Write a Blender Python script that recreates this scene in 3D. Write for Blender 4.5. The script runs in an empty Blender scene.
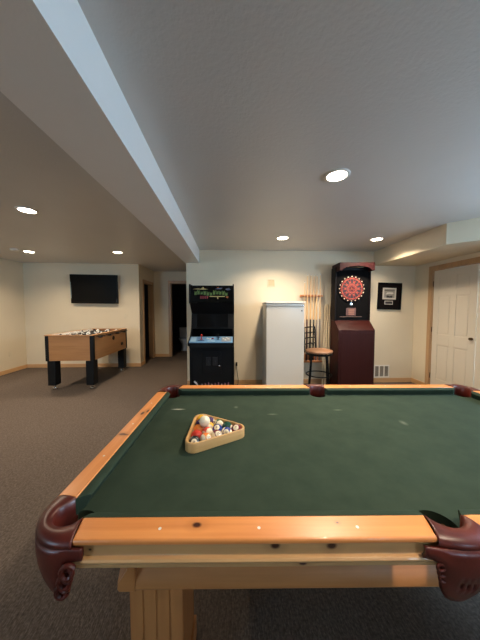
import bpy, bmesh, math, random
from mathutils import Vector, Matrix
random.seed(7)
R = math.radians
PI = math.pi
SC = bpy.context.scene
COL = SC.collection

# ------------------------------------------------------------------ materials
def srgb(r, g, b):
    f = lambda v: (v/255/12.92) if v/255 <= .04045 else ((v/255+.055)/1.055)**2.4
    return (f(r), f(g), f(b), 1)

def mat(name, col, rough=.5, metal=0.0, spec=.5, coat=0.0, emit=None, estr=0.0):
    m = bpy.data.materials.new(name); m.use_nodes = True
    b = m.node_tree.nodes['Principled BSDF']
    b.inputs['Base Color'].default_value = col
    b.inputs['Roughness'].default_value = rough
    b.inputs['Metallic'].default_value = metal
    b.inputs['Specular IOR Level'].default_value = spec
    b.inputs['Coat Weight'].default_value = coat
    if emit:
        b.inputs['Emission Color'].default_value = emit
        b.inputs['Emission Strength'].default_value = estr
    return m

def nd(m, t, **kw):
    n = m.node_tree.nodes.new(t)
    for k, v in kw.items():
        if k in ('operation', 'blend_type', 'data_type', 'wave_type', 'bands_direction', 'feature', 'noise_dimensions'):
            setattr(n, k, v)
        else:
            n.inputs[k].default_value = v
    return n

def lk(m, a, b): m.node_tree.links.new(a, b)
def bsdf(m): return m.node_tree.nodes['Principled BSDF']

def coords(m, scale=(1, 1, 1), rot=(0, 0, 0)):
    tc = m.node_tree.nodes.new('ShaderNodeTexCoord')
    mp = m.node_tree.nodes.new('ShaderNodeMapping')
    mp.inputs['Scale'].default_value = scale
    mp.inputs['Rotation'].default_value = rot
    lk(m, tc.outputs['Object'], mp.inputs['Vector'])
    return tc, mp

def noise_col(m, c1, c2, scale, vec=None, detail=6, lo=.35, hi=.65, rough=.6):
    n = nd(m, 'ShaderNodeTexNoise', Scale=scale, Detail=detail, Roughness=rough)
    if vec is not None: lk(m, vec, n.inputs['Vector'])
    r = m.node_tree.nodes.new('ShaderNodeValToRGB')
    r.color_ramp.elements[0].position = lo; r.color_ramp.elements[0].color = c1
    r.color_ramp.elements[1].position = hi; r.color_ramp.elements[1].color = c2
    lk(m, n.outputs['Fac'], r.inputs['Fac'])
    return n, r

def bump(m, src, strength=.3, dist=.01):
    b = nd(m, 'ShaderNodeBump', Strength=strength, Distance=dist)
    lk(m, src, b.inputs['Height']); lk(m, b.outputs['Normal'], bsdf(m).inputs['Normal'])

def mixc(m, fac, a, b):
    x = m.node_tree.nodes.new('ShaderNodeMix'); x.data_type = 'RGBA'
    if isinstance(fac, float): x.inputs[0].default_value = fac
    else: lk(m, fac, x.inputs[0])
    for s, v in ((x.inputs[6], a), (x.inputs[7], b)):
        if isinstance(v, tuple): s.default_value = v
        else: lk(m, v, s)
    return x.outputs[2]

def spot_mask(m, tc, c, r, soft=.35):
    """1 inside an ellipsoid of radii r about c (object space), 0 outside."""
    s = nd(m, 'ShaderNodeVectorMath', operation='SUBTRACT'); lk(m, tc.outputs['Object'], s.inputs[0]); s.inputs[1].default_value = c
    d = nd(m, 'ShaderNodeVectorMath', operation='DIVIDE'); lk(m, s.outputs[0], d.inputs[0]); d.inputs[1].default_value = r
    l = nd(m, 'ShaderNodeVectorMath', operation='LENGTH'); lk(m, d.outputs[0], l.inputs[0])
    mr = m.node_tree.nodes.new('ShaderNodeMapRange')
    mr.inputs['From Min'].default_value = 1-soft; mr.inputs['From Max'].default_value = 1+soft
    mr.inputs['To Min'].default_value = 1; mr.inputs['To Max'].default_value = 0
    lk(m, l.outputs['Value'], mr.inputs['Value'])
    return mr.outputs['Result']

def wood(name, c1, c2, axis='x', rough=.4, knots=(), kcol=srgb(60, 25, 12), coat=0.0, fine=38, spots=True):
    m = mat(name, c1, rough, coat=coat)
    st = {'x': (1.6, fine, fine), 'y': (fine, 1.6, fine), 'z': (fine, fine, 1.6)}[axis]
    tc, mp = coords(m, st)
    n, r = noise_col(m, c1, c2, 1.0, mp.outputs['Vector'], 5, .3, .7)
    st2 = {'x': (.9, 7, 7), 'y': (7, .9, 7), 'z': (7, 7, .9)}[axis]
    mp2 = m.node_tree.nodes.new('ShaderNodeMapping'); mp2.inputs['Scale'].default_value = st2
    lk(m, tc.outputs['Object'], mp2.inputs['Vector'])
    dk = tuple(v*.62 for v in c1[:3])+(1,)
    n2, r2 = noise_col(m, dk, c2, 1.0, mp2.outputs['Vector'], 3, .25, .6)
    out = mixc(m, .35, r.outputs['Color'], r2.outputs['Color'])
    for c, rr in knots:
        ring = spot_mask(m, tc, c, tuple(v*2.2 for v in rr), .6)
        mm = nd(m, 'ShaderNodeMath', operation='MULTIPLY'); lk(m, ring, mm.inputs[0]); mm.inputs[1].default_value = .4
        out = mixc(m, mm.outputs[0], out, tuple(v*.5 for v in c1[:3])+(1,))
        out = mixc(m, spot_mask(m, tc, c, rr), out, kcol)
    lk(m, out, bsdf(m).inputs['Base Color'])
    bump(m, n.outputs['Fac'], .08, .002)
    return m

def paint(name, col, bs=180, st=.12, rough=.6, dist=.002):
    m = mat(name, col, rough)
    tc, mp = coords(m)
    n, r = noise_col(m, tuple(v*.965 for v in col[:3])+(1,), col, 1.3, mp.outputs['Vector'])
    lk(m, r.outputs['Color'], bsdf(m).inputs['Base Color'])
    n2 = nd(m, 'ShaderNodeTexNoise', Scale=bs, Detail=2); lk(m, mp.outputs['Vector'], n2.inputs['Vector'])
    bump(m, n2.outputs['Fac'], st, dist)
    return m

M = {}
M['wall'] = paint('wall_paint', srgb(220, 206, 179))
M['ceil'] = paint('ceiling_texture', srgb(202, 199, 194), 55, .35, .42, .004)
M['beam'] = paint('beam_paint', srgb(236, 233, 228), 70, .25, .5, .003)
M['oak'] = wood('oak_trim', srgb(190, 146, 102), srgb(206, 164, 118), 'x', .4)
M['oaky'] = wood('oak_trim_y', srgb(196, 148, 98), srgb(214, 170, 118), 'y', .4)
M['oakz'] = wood('oak_trim_z', srgb(172, 134, 96), srgb(192, 154, 112), 'z', .4)
M['door'] = paint('door_white', srgb(212, 202, 184), 90, .05, .4)
M['white'] = mat('white_plastic', srgb(225, 220, 210), .4)
M['cream'] = mat('cream_plate', srgb(216, 204, 178), .45)
M['black'] = mat('black_laminate', srgb(9, 9, 10), .5, spec=.25)
M['blackgloss'] = mat('black_gloss', srgb(5, 5, 6), .2, spec=.25)
M['blackmetal'] = mat('black_metal', srgb(16, 15, 15), .35, .6)
M['chrome'] = mat('chrome', srgb(205, 205, 205), .2, 1)
M['dark'] = mat('dark_interior', srgb(40, 38, 36), .9)
M['unlitwall'] = paint('unlit_room_shade', srgb(46, 40, 38))  # wall colour darkened to stand for the gloom of the unlit rooms
M['brass'] = mat('aged_brass', srgb(92, 70, 40), .4, .8)

# carpet
m = mat('carpet', srgb(110, 98, 88), .97, spec=.1); M['carpet'] = m
tc, mp = coords(m)
n, r = noise_col(m, srgb(84, 74, 67), srgb(122, 109, 98), 85, mp.outputs['Vector'], 4, .3, .7)
mp2 = m.node_tree.nodes.new('ShaderNodeMapping'); mp2.inputs['Scale'].default_value = (150, 42, 1)
lk(m, tc.outputs['Object'], mp2.inputs['Vector'])
v = nd(m, 'ShaderNodeTexVoronoi', Scale=1.0); lk(m, mp2.outputs['Vector'], v.inputs['Vector'])
vm = m.node_tree.nodes.new('ShaderNodeValToRGB')
vm.color_ramp.elements[0].position = .1; vm.color_ramp.elements[0].color = (1, 1, 1, 1)
vm.color_ramp.elements[1].position = .75; vm.color_ramp.elements[1].color = (.45, .44, .43, 1)
lk(m, v.outputs['Distance'], vm.inputs['Fac'])
x = m.node_tree.nodes.new('ShaderNodeMix'); x.data_type = 'RGBA'; x.blend_type = 'MULTIPLY'; x.inputs[0].default_value = .55
lk(m, r.outputs['Color'], x.inputs[6]); lk(m, vm.outputs['Color'], x.inputs[7])
lk(m, x.outputs[2], bsdf(m).inputs['Base Color'])
bump(m, v.outputs['Distance'], .5, .006)

# ------------------------------------------------------------------ mesh builder
class MB:
    def __init__(s): s.v = []; s.f = []; s.mi = []; s.cur = 0; s.T = Matrix.Identity(4)
    def mat(s, i): s.cur = i; return s
    def add(s, vs, fs):
        o = len(s.v); s.v += [tuple(s.T @ Vector(p)) for p in vs]
        for f in fs: s.f.append(tuple(o+i for i in f)); s.mi.append(s.cur)
        return s
    def box(s, x0, x1, y0, y1, z0, z1):
        return s.add([(x0, y0, z0), (x1, y0, z0), (x1, y1, z0), (x0, y1, z0), (x0, y0, z1), (x1, y0, z1), (x1, y1, z1), (x0, y1, z1)],
                     [(3, 2, 1, 0), (4, 5, 6, 7), (0, 1, 5, 4), (1, 2, 6, 5), (2, 3, 7, 6), (3, 0, 4, 7)])
    def prism(s, poly, a, b, ax='z'):
        """extrude a 2-D polygon along an axis: z->(x,y), y->(x,z), x->(y,z)"""
        def P(p, h): return {'z': (p[0], p[1], h), 'y': (p[0], h, p[1]), 'x': (h, p[0], p[1])}[ax]
        n = len(poly)
        return s.add([P(p, a) for p in poly]+[P(p, b) for p in poly],
                     [tuple(range(n))[::-1], tuple(range(n, 2*n))]+[(i, (i+1) % n, n+(i+1) % n, n+i) for i in range(n)])
    def lathe(s, prof, c=(0, 0, 0), n=24, ax='z', cap=True):
        vs = []; fs = []
        for (r, h) in prof:
            for k in range(n):
                a = 2*PI*k/n; u, w = r*math.cos(a), r*math.sin(a)
                p = {'z': (u, w, h), 'y': (u, h, w), 'x': (h, u, w)}[ax]
                vs.append((c[0]+p[0], c[1]+p[1], c[2]+p[2]))
        L = len(prof)
        for i in range(L-1):
            for k in range(n):
                fs.append((i*n+k, i*n+(k+1) % n, (i+1)*n+(k+1) % n, (i+1)*n+k))
        if cap:
            fs.append(tuple(range(n))[::-1]); fs.append(tuple(range((L-1)*n, L*n)))
        return s.add(vs, fs)
    def cyl(s, c, r, h0, h1, n=20, ax='z'):
        return s.lathe([(r, h0), (r, h1)], c, n, ax)
    def tube(s, pts, r, n=10, closed=False, rads=None):
        pts = [Vector(p) for p in pts]; L = len(pts); vs = []; fs = []
        up = None
        for i, p in enumerate(pts):
            if closed: t = pts[(i+1) % L]-pts[i-1]
            else: t = pts[min(i+1, L-1)]-pts[max(i-1, 0)]
            t.normalize()
            if up is None:
                up = Vector((0, 0, 1)) if abs(t.z) < .9 else Vector((1, 0, 0))
            up = (up-t*up.dot(t)); up.normalize(); w = t.cross(up)
            rr = rads[i] if rads else r
            for k in range(n):
                a = 2*PI*k/n; q = p+up*(rr*math.cos(a))+w*(rr*math.sin(a)); vs.append(tuple(q))
        for i in range(L if closed else L-1):
            j = (i+1) % L
            for k in range(n): fs.append((i*n+k, i*n+(k+1) % n, j*n+(k+1) % n, j*n+k))
        if not closed:
            fs.append(tuple(range(n))[::-1]); fs.append(tuple(range((L-1)*n, L*n)))
        return s.add(vs, fs)
    def sphere(s, c, r, nu=20, nv=12):
        prof = [(max(r*math.sin(PI*i/nv), 1e-5), -r*math.cos(PI*i/nv)) for i in range(nv+1)]
        return s.lathe(prof, c, nu, 'z', False)
    def grid(s, rows):
        n = len(rows[0]); vs = [p for r in rows for p in r]
        return s.add(vs, [(i*n+k, i*n+k+1, (i+1)*n+k+1, (i+1)*n+k) for i in range(len(rows)-1) for k in range(n-1)])
    def build(s, name, mats, parent=None, bevel=0, seg=2, smooth=40, solid=0):
        me = bpy.data.meshes.new(name)
        me.from_pydata(s.v, [], s.f)
        for mm in (mats if isinstance(mats, (list, tuple)) else [mats]): me.materials.append(mm)
        for p, i in zip(me.polygons, s.mi): p.material_index = i
        bm = bmesh.new(); bm.from_mesh(me)
        bmesh.ops.recalc_face_normals(bm, faces=bm.faces)
        bm.to_mesh(me); bm.free()
        o = bpy.data.objects.new(name, me); COL.objects.link(o)
        if parent: o.parent = parent
        if solid:
            q = o.modifiers.new('solid', 'SOLIDIFY'); q.thickness = solid; q.offset = 0
        if bevel:
            q = o.modifiers.new('bevel', 'BEVEL'); q.width = bevel; q.segments = seg; q.limit_method = 'ANGLE'; q.angle_limit = R(35)
        if smooth:
            me.polygons.foreach_set('use_smooth', [True]*len(me.polygons))
            try: me.set_sharp_from_angle(angle=R(smooth))
            except Exception: pass
        me.update()
        return o

def tag(o, label, cat, group=None):
    o['label'] = label; o['category'] = cat
    if group: o['group'] = group
    return o
def thing(name, label, cat, loc=(0, 0, 0), rz=0, group=None):
    o = bpy.data.objects.new(name, None); COL.objects.link(o)
    o.location = loc; o.rotation_euler = (0, 0, R(rz)); o.empty_display_size = .1
    return tag(o, label, cat, group)
def struct(o): o['kind'] = 'structure'; return o
def dup(root, loc, rz=None, label=None, group=None):
    r = root.copy(); COL.objects.link(r); r.location = loc
    if rz is not None: r.rotation_euler = (0, 0, R(rz))
    if label: r['label'] = label
    if group: r['group'] = group
    for ch in list(root.children):
        c = ch.copy(); COL.objects.link(c); c.parent = r
        for g in list(ch.children):
            d = g.copy(); COL.objects.link(d); d.parent = c
    return r
def text(name, s, size, m, parent, loc, rot, ext=.0008):
    c = bpy.data.curves.new(name, 'FONT'); c.body = s; c.size = size; c.extrude = ext
    c.align_x = 'CENTER'; c.align_y = 'CENTER'; c.resolution_u = 3
    c.materials.append(m)
    tmp = bpy.data.objects.new(name, c)
    COL.objects.link(tmp); bpy.context.view_layer.update()
    me = bpy.data.meshes.new_from_object(tmp.evaluated_get(bpy.context.evaluated_depsgraph_get()))
    bpy.data.objects.remove(tmp)
    o = bpy.data.objects.new(name, me); COL.objects.link(o); o.parent = parent
    o.location = loc; o.rotation_euler = rot
    return o

# ------------------------------------------------------------------ room shell
CZ = 2.465          # ceiling
YR = 4.40           # wall behind the arcade cabinet
YL = 5.87           # wall with the television
YH = 7.03           # end of the hall
XL, XR, YB = -4.80, 3.50, -2.60
XH0, XH1 = -2.15, -.77

struct(MB().box(XL-.15, XR+.15, YB-.15, 9.75, -.1, 0).build('floor', M['carpet'], smooth=0))
struct(MB().box(XL-.15, XR+.15, YB-.15, 9.75, CZ, CZ+.12).build('ceiling', M['ceil'], smooth=0))
struct(MB().box(XH1, XR, YR, YR+.12, 0, CZ).build('wall_back', M['wall'], smooth=0))
struct(MB().box(XH1, XH1+.12, YR+.12, YH, 0, CZ).build('wall_hall_right', M['wall'], smooth=0))
struct(MB().box(XL, XH0, YL, YL+.12, 0, CZ).build('wall_television', M['wall'], smooth=0))
struct(MB().box(XL-.12, XL, YB, 9.6, 0, CZ).build('wall_left', M['wall'], smooth=0))
b = MB()   # left wall of the hall with a doorway
D0, D1, DH = 6.18, 6.88, 2.07
b.box(XH0-.12, XH0, YL+.12, D0, 0, CZ).box(XH0-.12, XH0, D1, YH, 0, CZ).box(XH0-.12, XH0, D0, D1, DH, CZ)
struct(b.build('wall_hall_left', M['wall'], smooth=0))
b = MB()   # end wall of the hall with a doorway
E0, E1, EH = -1.68, -.86, 2.13
b.box(XH0-.12, E0, YH, YH+.12, 0, CZ).box(E1, XR, YH, YH+.12, 0, CZ).box(E0, E1, YH, YH+.12, EH, CZ)
struct(b.build('wall_hall_end', M['wall'], smooth=0))
struct(MB().box(-3.2, XH0-.12, YH-.02, YH+.12, 0, CZ).box(-3.2, -3.1, YL+.12, YH-.02, 0, CZ).build('wall_closet', M['unlitwall'], smooth=0))
struct(MB().box(XL, XR, 9.6, 9.72, 0, CZ).build('wall_far', M['unlitwall'], smooth=0))
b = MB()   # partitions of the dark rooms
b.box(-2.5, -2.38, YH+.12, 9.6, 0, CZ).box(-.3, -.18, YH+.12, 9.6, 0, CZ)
struct(b.build('wall_partition', M['unlitwall'], smooth=0))
# right wall with the double door opening
F0, F1, FH = 2.58, 4.00, 2.06
V0, V1, VZ0, VZ1 = .15, 1.85, 1.50, 2.16     # high basement window in the same wall
b = MB()
b.box(XR, XR+.12, YB, V0, 0, CZ).box(XR, XR+.12, V1, F0, 0, CZ).box(XR, XR+.12, V0, V1, 0, VZ0).box(XR, XR+.12, V0, V1, VZ1, CZ).box(XR, XR+.12, F1, YH, 0, CZ).box(XR, XR+.12, F0, F1, FH, CZ)
struct(b.build('wall_right', M['wall'], smooth=0))
# rear wall with a wide window behind the camera
W0, W1, WZ0, WZ1 = 2.0, 2.5, 1.15, 2.15
b = MB()
U0, U1, UZ0, UZ1 = -4.3, -3.2, 1.25, 2.15
b.box(XL, U0, YB-.12, YB, 0, CZ).box(U1, W0, YB-.12, YB, 0, CZ).box(U0, U1, YB-.12, YB, 0, UZ0).box(U0, U1, YB-.12, YB, UZ1, CZ).box(W1, XR, YB-.12, YB, 0, CZ).box(W0, W1, YB-.12, YB, 0, WZ0).box(W0, W1, YB-.12, YB, WZ1, CZ)
struct(b.build('wall_rear', M['wall'], smooth=0))
b = MB()
for xx in (W0, (W0+W1)/2-.03, W1-.06): b.box(xx, xx+.06, YB-.11, YB-.04, WZ0, WZ1)
b.box(W0, W1, YB-.11, YB-.04, WZ0, WZ0+.06).box(W0, W1, YB-.11, YB-.04, WZ1-.06, WZ1)
struct(b.build('window_1', M['white'], smooth=0))

b = MB()
for yy in (V0, (V0+V1)/2-.03, V1-.06): b.box(XR+.04, XR+.11, yy, yy+.06, VZ0, VZ1)
b.box(XR+.04, XR+.11, V0, V1, VZ0, VZ0+.06).box(XR+.04, XR+.11, V0, V1, VZ1-.06, VZ1)
struct(b.build('window_2', M['white'], smooth=0))

b = MB()
for xx in (U0, (U0+U1)/2-.03, U1-.06): b.box(xx, xx+.06, YB-.11, YB-.04, UZ0, UZ1)
b.box(U0, U1, YB-.11, YB-.04, UZ0, UZ0+.06).box(U0, U1, YB-.11, YB-.04, UZ1-.06, UZ1)
struct(b.build('window_3', M['white'], smooth=0))

# dropped beam and soffit
struct(MB().prism([(-.915, YB), (-.494, YB), (-.533, YR), (-.785, YR)], 2.225, CZ).build('ceiling_beam', M['beam'], smooth=0))
SX = 2.69
struct(MB().prism([(SX, YR), (SX, 2.90), (XR, 2.10), (XR, YR)], 2.205, CZ).build('ceiling_soffit', M['wall'], smooth=0))

# baseboards
def base(name, x0, x1, y0, y1, mm):
    struct(MB().box(x0, x1, y0, y1, 0, .085).build(name, mm, bevel=.004))
base('baseboard_television', XL, XH0+.012, YL-.014, YL, M['oak'])
base('baseboard_left', XL, XL+.014, YB, YL-.014, M['oaky'])
base('baseboard_back', XH1, XR, YR-.014, YR, M['oak'])
base('baseboard_right', XR-.014, XR, F1+.075, YR-.014, M['oaky'])
base('baseboard_hall', XH0, E0-.075, YH-.014, YH, M['oak'])
base('baseboard_hall_left', XH0, XH0+.012, YL, D0-.065, M['oaky'])

# door casings
b = MB()
b.box(XH0, XH0+.016, D0-.065, D0, 0, DH+.065).box(XH0, XH0+.016, D1, D1+.065, 0, DH+.065).box(XH0, XH0+.016, D0, D1, DH, DH+.065)
b.box(XH0-.12, XH0, D0-.01, D0+.012, 0, DH).box(XH0-.12, XH0, D1-.012, D1+.01, 0, DH).box(XH0-.12, XH0, D0, D1, DH-.012, DH+.01)
struct(b.build('trim_1', M['oakz'], bevel=.003))
b = MB()
b.box(E0-.07, E0, YH-.016, YH, 0, EH+.07).box(E1, E1+.07, YH-.016, YH, 0, EH+.07).box(E0, E1, YH-.016, YH, EH, EH+.07)
b.box(E0-.01, E0+.012, YH, YH+.12, 0, EH).box(E1-.012, E1+.01, YH, YH+.12, 0, EH).box(E0, E1, YH, YH+.12, EH-.012, EH+.01)
struct(b.build('trim_2', M['oakz'], bevel=.003))
b = MB()
b.box(XR-.018, XR, F1, F1+.07, 0, FH+.075).box(XR-.018, XR, F0-.07, F0, 0, FH+.075).box(XR-.018, XR, F0, F1, FH, FH+.075)
b.box(XR, XR+.12, F1-.012, F1+.01, 0, FH).box(XR, XR+.12, F0-.01, F0+.012, 0, FH).box(XR, XR+.12, F0, F1, FH-.012, FH+.01)
struct(b.build('trim_3', M['oakz'], bevel=.003))

# white panel doors in the right wall
def panel_door(name, y0, y1, knob_y, hinge_y):
    b = MB(); x0 = XR+.012
    b.box(x0+.008, x0+.035, y0, y1, .012, FH-.014)
    w = y1-y0; st = .105; mid = .09; cx = (y0+y1)/2
    rails = [(.012, .22), (.80, .98), (1.62, 1.72), (FH-.125, FH-.014)]
    for z0, z1 in rails:
        for a, c in ((y0+st, cx-mid/2), (cx+mid/2, y1-st)): b.box(x0, x0+.0079, a, c, z0, z1)
    for a, c in ((y0, y0+st), (cx-mid/2, cx+mid/2), (y1-st, y1)): b.box(x0, x0+.0079, a, c, .012, FH-.014)
    for a, c in ((y0+st, cx-mid/2), (cx+mid/2, y1-st)):
        for z0, z1 in ((.22, .80), (.98, 1.62), (1.72, FH-.125)):
            b.box(x0+.003, x0+.0079, a+.025, c-.025, z0+.025, z1-.025)
    o = struct(b.build(name, M['door'], bevel=.002))
    k = MB(); k.lathe([(.020, x0), (.020, x0-.004), (.008, x0-.007), (.008, x0-.018), (.020, x0-.024), (.021, x0-.032), (.015, x0-.040), (.003, x0-.043)], (0, knob_y, .97), 18, 'x')
    k.build('door_knob', M['brass'], o)
    for hz in (.25, 1.05, 1.83):
        MB().cyl((XR+.004, hinge_y, 0), .007, hz-.045, hz+.045, 10).build('hinge', M['brass'], o)
    return o
ymid = 3.25
panel_door('door_1', ymid+.003, F1-.014, ymid+.055, F1-.010)
b = panel_door('door_2', F0+.014, ymid-.003, ymid-.9, F0+.010)
for ch in list(b.children):
    if ch.name.startswith('door_knob'): bpy.data.objects.remove(ch)

# ------------------------------------------------------------------ pool table
PINE1, PINE2 = srgb(206, 122, 60), srgb(234, 156, 88)
hx, hy = 1.214, .6485
M['pine'] = wood('pine_rail', PINE1, PINE2, 'x', .32, coat=.3,
    knots=[((-.735, -.604, .80), (.012, .008, .02)), ((.23, .59, .80), (.012, .006, .02)), ((-.33, -.60, .79), (.004, .003, .02))])
M['piney'] = wood('pine_rail_end', PINE1, PINE2, 'y', .32, coat=.3,
    knots=[((-1.185, -.105, .80), (.016, .009, .02)), ((-1.168, -.11, .80), (.012, .004, .02)), ((-1.18, .13, .80), (.008, .02, .02)), ((-1.16, .16, .80), (.006, .018, .02)), ((-1.16, .50, .80), (.008, .015, .02))])
M['pinef'] = wood('pine_fascia', srgb(190, 142, 92), srgb(214, 168, 114), 'x', .4, coat=.2,
    knots=[((-.515, -.637, .77), (.012, .02, .009)), ((-1.02, -.637, .763), (.004, .02, .003)), ((-.44, -.645, .723), (.010, .02, .004)), ((-.36, -.637, .768), (.013, .02, .009))])
M['pineb'] = wood('pine_beam', srgb(172, 108, 58), srgb(198, 134, 78), 'x', .45, knots=[((-.25, -.52, .55), (.02, .03, .01))])
M['pinez'] = wood('pine_leg', srgb(176, 112, 62), srgb(202, 140, 84), 'z', .45, fine=22,
    knots=[((-.80, -.53, .40), (.012, .03, .016)), ((-.88, -.53, .44), (.008, .03, .012)), ((-.86, -.53, .2), (.012, .03, .016))])
m = mat('green_cloth', srgb(50, 66, 52), .95, spec=.15); M['cloth'] = m
tc, mp = coords(m)
n, r = noise_col(m, srgb(44, 57, 45), srgb(50, 63, 50), 9, mp.outputs['Vector'], 8)
out = r.outputs['Color']
for c, rr in (((-1.012, .30, .750), (.030, .006, .02)), ((-.40, .22, .750), (.022, .007, .02)), ((.04, .28, .750), (.02, .006, .02)), ((.35, .10, .750), (.012, .02, .02)), ((-.63, .33, .750), (.01, .012, .02))):
    k = nd(m, 'ShaderNodeMath', operation='MULTIPLY'); lk(m, spot_mask(m, tc, c, rr, .8), k.inputs[0])
    k.inputs[1].default_value = .75 if c[0] < -1 else .16
    out = mixc(m, k.outputs[0], out, srgb(190, 190, 175))
lk(m, out, bsdf(m).inputs['Base Color'])
n2 = nd(m, 'ShaderNodeTexNoise', Scale=900, Detail=1); lk(m, mp.outputs['Vector'], n2.inputs['Vector']); bump(m, n2.outputs['Fac'], .1, .001)
m = mat('oxblood_leather', srgb(90, 34, 28), .36, coat=.1); M['leather'] = m
tc, mp = coords(m)
n, r = noise_col(m, srgb(70, 22, 16), srgb(94, 34, 24), 14, mp.outputs['Vector'])
lk(m, r.outputs['Color'], bsdf(m).inputs['Base Color'])
n2 = nd(m, 'ShaderNodeTexNoise', Scale=160, Detail=3); lk(m, mp.outputs['Vector'], n2.inputs['Vector']); bump(m, n2.outputs['Fac'], .12, .002)
M['pocket_dark'] = mat('pocket_lining', srgb(38, 14, 12), .7)

PT = thing('pool_table', 'pine pool table with green cloth and oxblood leather pockets on brown carpet', 'pool table', (.663, 1.238, 0), -2.1)
ZT = .80
def mirror_pts(p, sx, sy): return [(q[0]*sx, q[1]*sy)+tuple(q[2:]) for q in p]
RW = .075; EW = .068
# rails: four along the sides, two at the ends
for sx in (-1, 1):
    for sy in (-1, 1):
        poly = mirror_pts([(1.062, hy), (1.078, hy-RW), (.058, hy-RW), (.077, hy)], sx, sy)
        ra = MB().prism(poly, ZT-.017, ZT).build('rail', M['pine'], PT, bevel=.006, seg=3)
        for k in (1, 2, 3):
            MB().lathe([(.0045, ZT-.002), (.0045, ZT+.0006)], (sx*.279*k, sy*(hy-.034), 0), 14).build('sight', M['white'], ra)
    poly = [(sx*hx, -hy+.153), (sx*(hx-EW), -hy+.148), (sx*(hx-EW), hy-.148), (sx*hx, hy-.153)]
    ra = MB().prism(poly, ZT-.017, ZT).build('rail', M['piney'], PT, bevel=.006, seg=3)
    for k in (-1, 0, 1):
        MB().lathe([(.0045, ZT-.002), (.0045, ZT+.0006)], (sx*(hx-.034), k*.279, 0), 14).build('sight', M['white'], ra)
# cushions
def cushion(w0, w1, n0, n1, wy, ny, swap, sgn):
    """w0..w1 along the wood, n0..n1 along the nose; wy/ny = distances of wood edge and nose from the middle"""
    by = ny+.016
    b = MB()
    N = 24
    rows = []
    for i in range(N+1):
        t = i/N; row = []
        for (d, z, q) in ((wy, .744, 0), (wy, ZT-.003, 0), (wy*.5+ny*.5, ZT-.003, .5), (ny+.004, ZT-.008, .93), (ny, ZT-.013, 1), (ny+.002, ZT-.018, .97), (by+.006, .744, .6)):
            a = (w0+(n0-w0)*q)*(1-t)+(w1+(n1-w1)*q)*t
            row.append((d*sgn, a, z) if swap else (a, d*sgn, z))
        row.append(row[0])
        rows.append(row)
    b.grid(rows)
    n = len(rows[0])-1
    b.add(rows[0][:n], [tuple(range(n))]); b.add(rows[-1][:n], [tuple(range(n))])
    b.build('cushion', M['cloth'], PT, smooth=50)
wy, ny = hy-RW, .545
wx, nx = hx-EW, 1.113
for sy in (-1, 1):
    cushion(-1.082, -.056, -1.046, -.072, wy, ny, False, sy)
    cushion(.056, 1.082, .072, 1.046, wy, ny, False, sy)
for sx in (-1, 1):
    cushion(-.506, .506, -.474, .474, wx, nx, True, sx)
# bed with pocket cut-outs
CC = (hx-.095, hy-.095); RC = .060
SCY, RS = hy-.088, .058
outline = []
def arc(cx, cy, r, a0, a1, n=14):
    return [(cx+r*math.cos(a0+(a1-a0)*i/n), cy+r*math.sin(a0+(a1-a0)*i/n)) for i in range(n+1)]
bx, by_ = wx-.002, wy-.002
def corner_notch():      # for the +x,+y corner, going counter-clockwise from the right edge to the top edge
    dx = bx-CC[0]; dy = by_-CC[1]
    a0 = -math.acos(dx/RC); a1 = PI-math.asin(dy/RC)
    return arc(CC[0], CC[1], RC, a0, a1-2*PI)
cn = corner_notch()
ds = by_-SCY; aS = math.asin(ds/RS)
sn = arc(0, SCY, RS, aS, -PI-aS)      # top side notch, from right to left
outline += cn
outline += sn
outline += [(-p[0], p[1]) for p in cn][::-1]
outline += [(-p[0], -p[1]) for p in cn]
outline += [(-p[0], -p[1]) for p in sn]
outline += [(p[0], -p[1]) for p in cn][::-1]
MB().prism(outline, .722, .750).build('bed_cloth', M['cloth'], PT, smooth=30)
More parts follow.
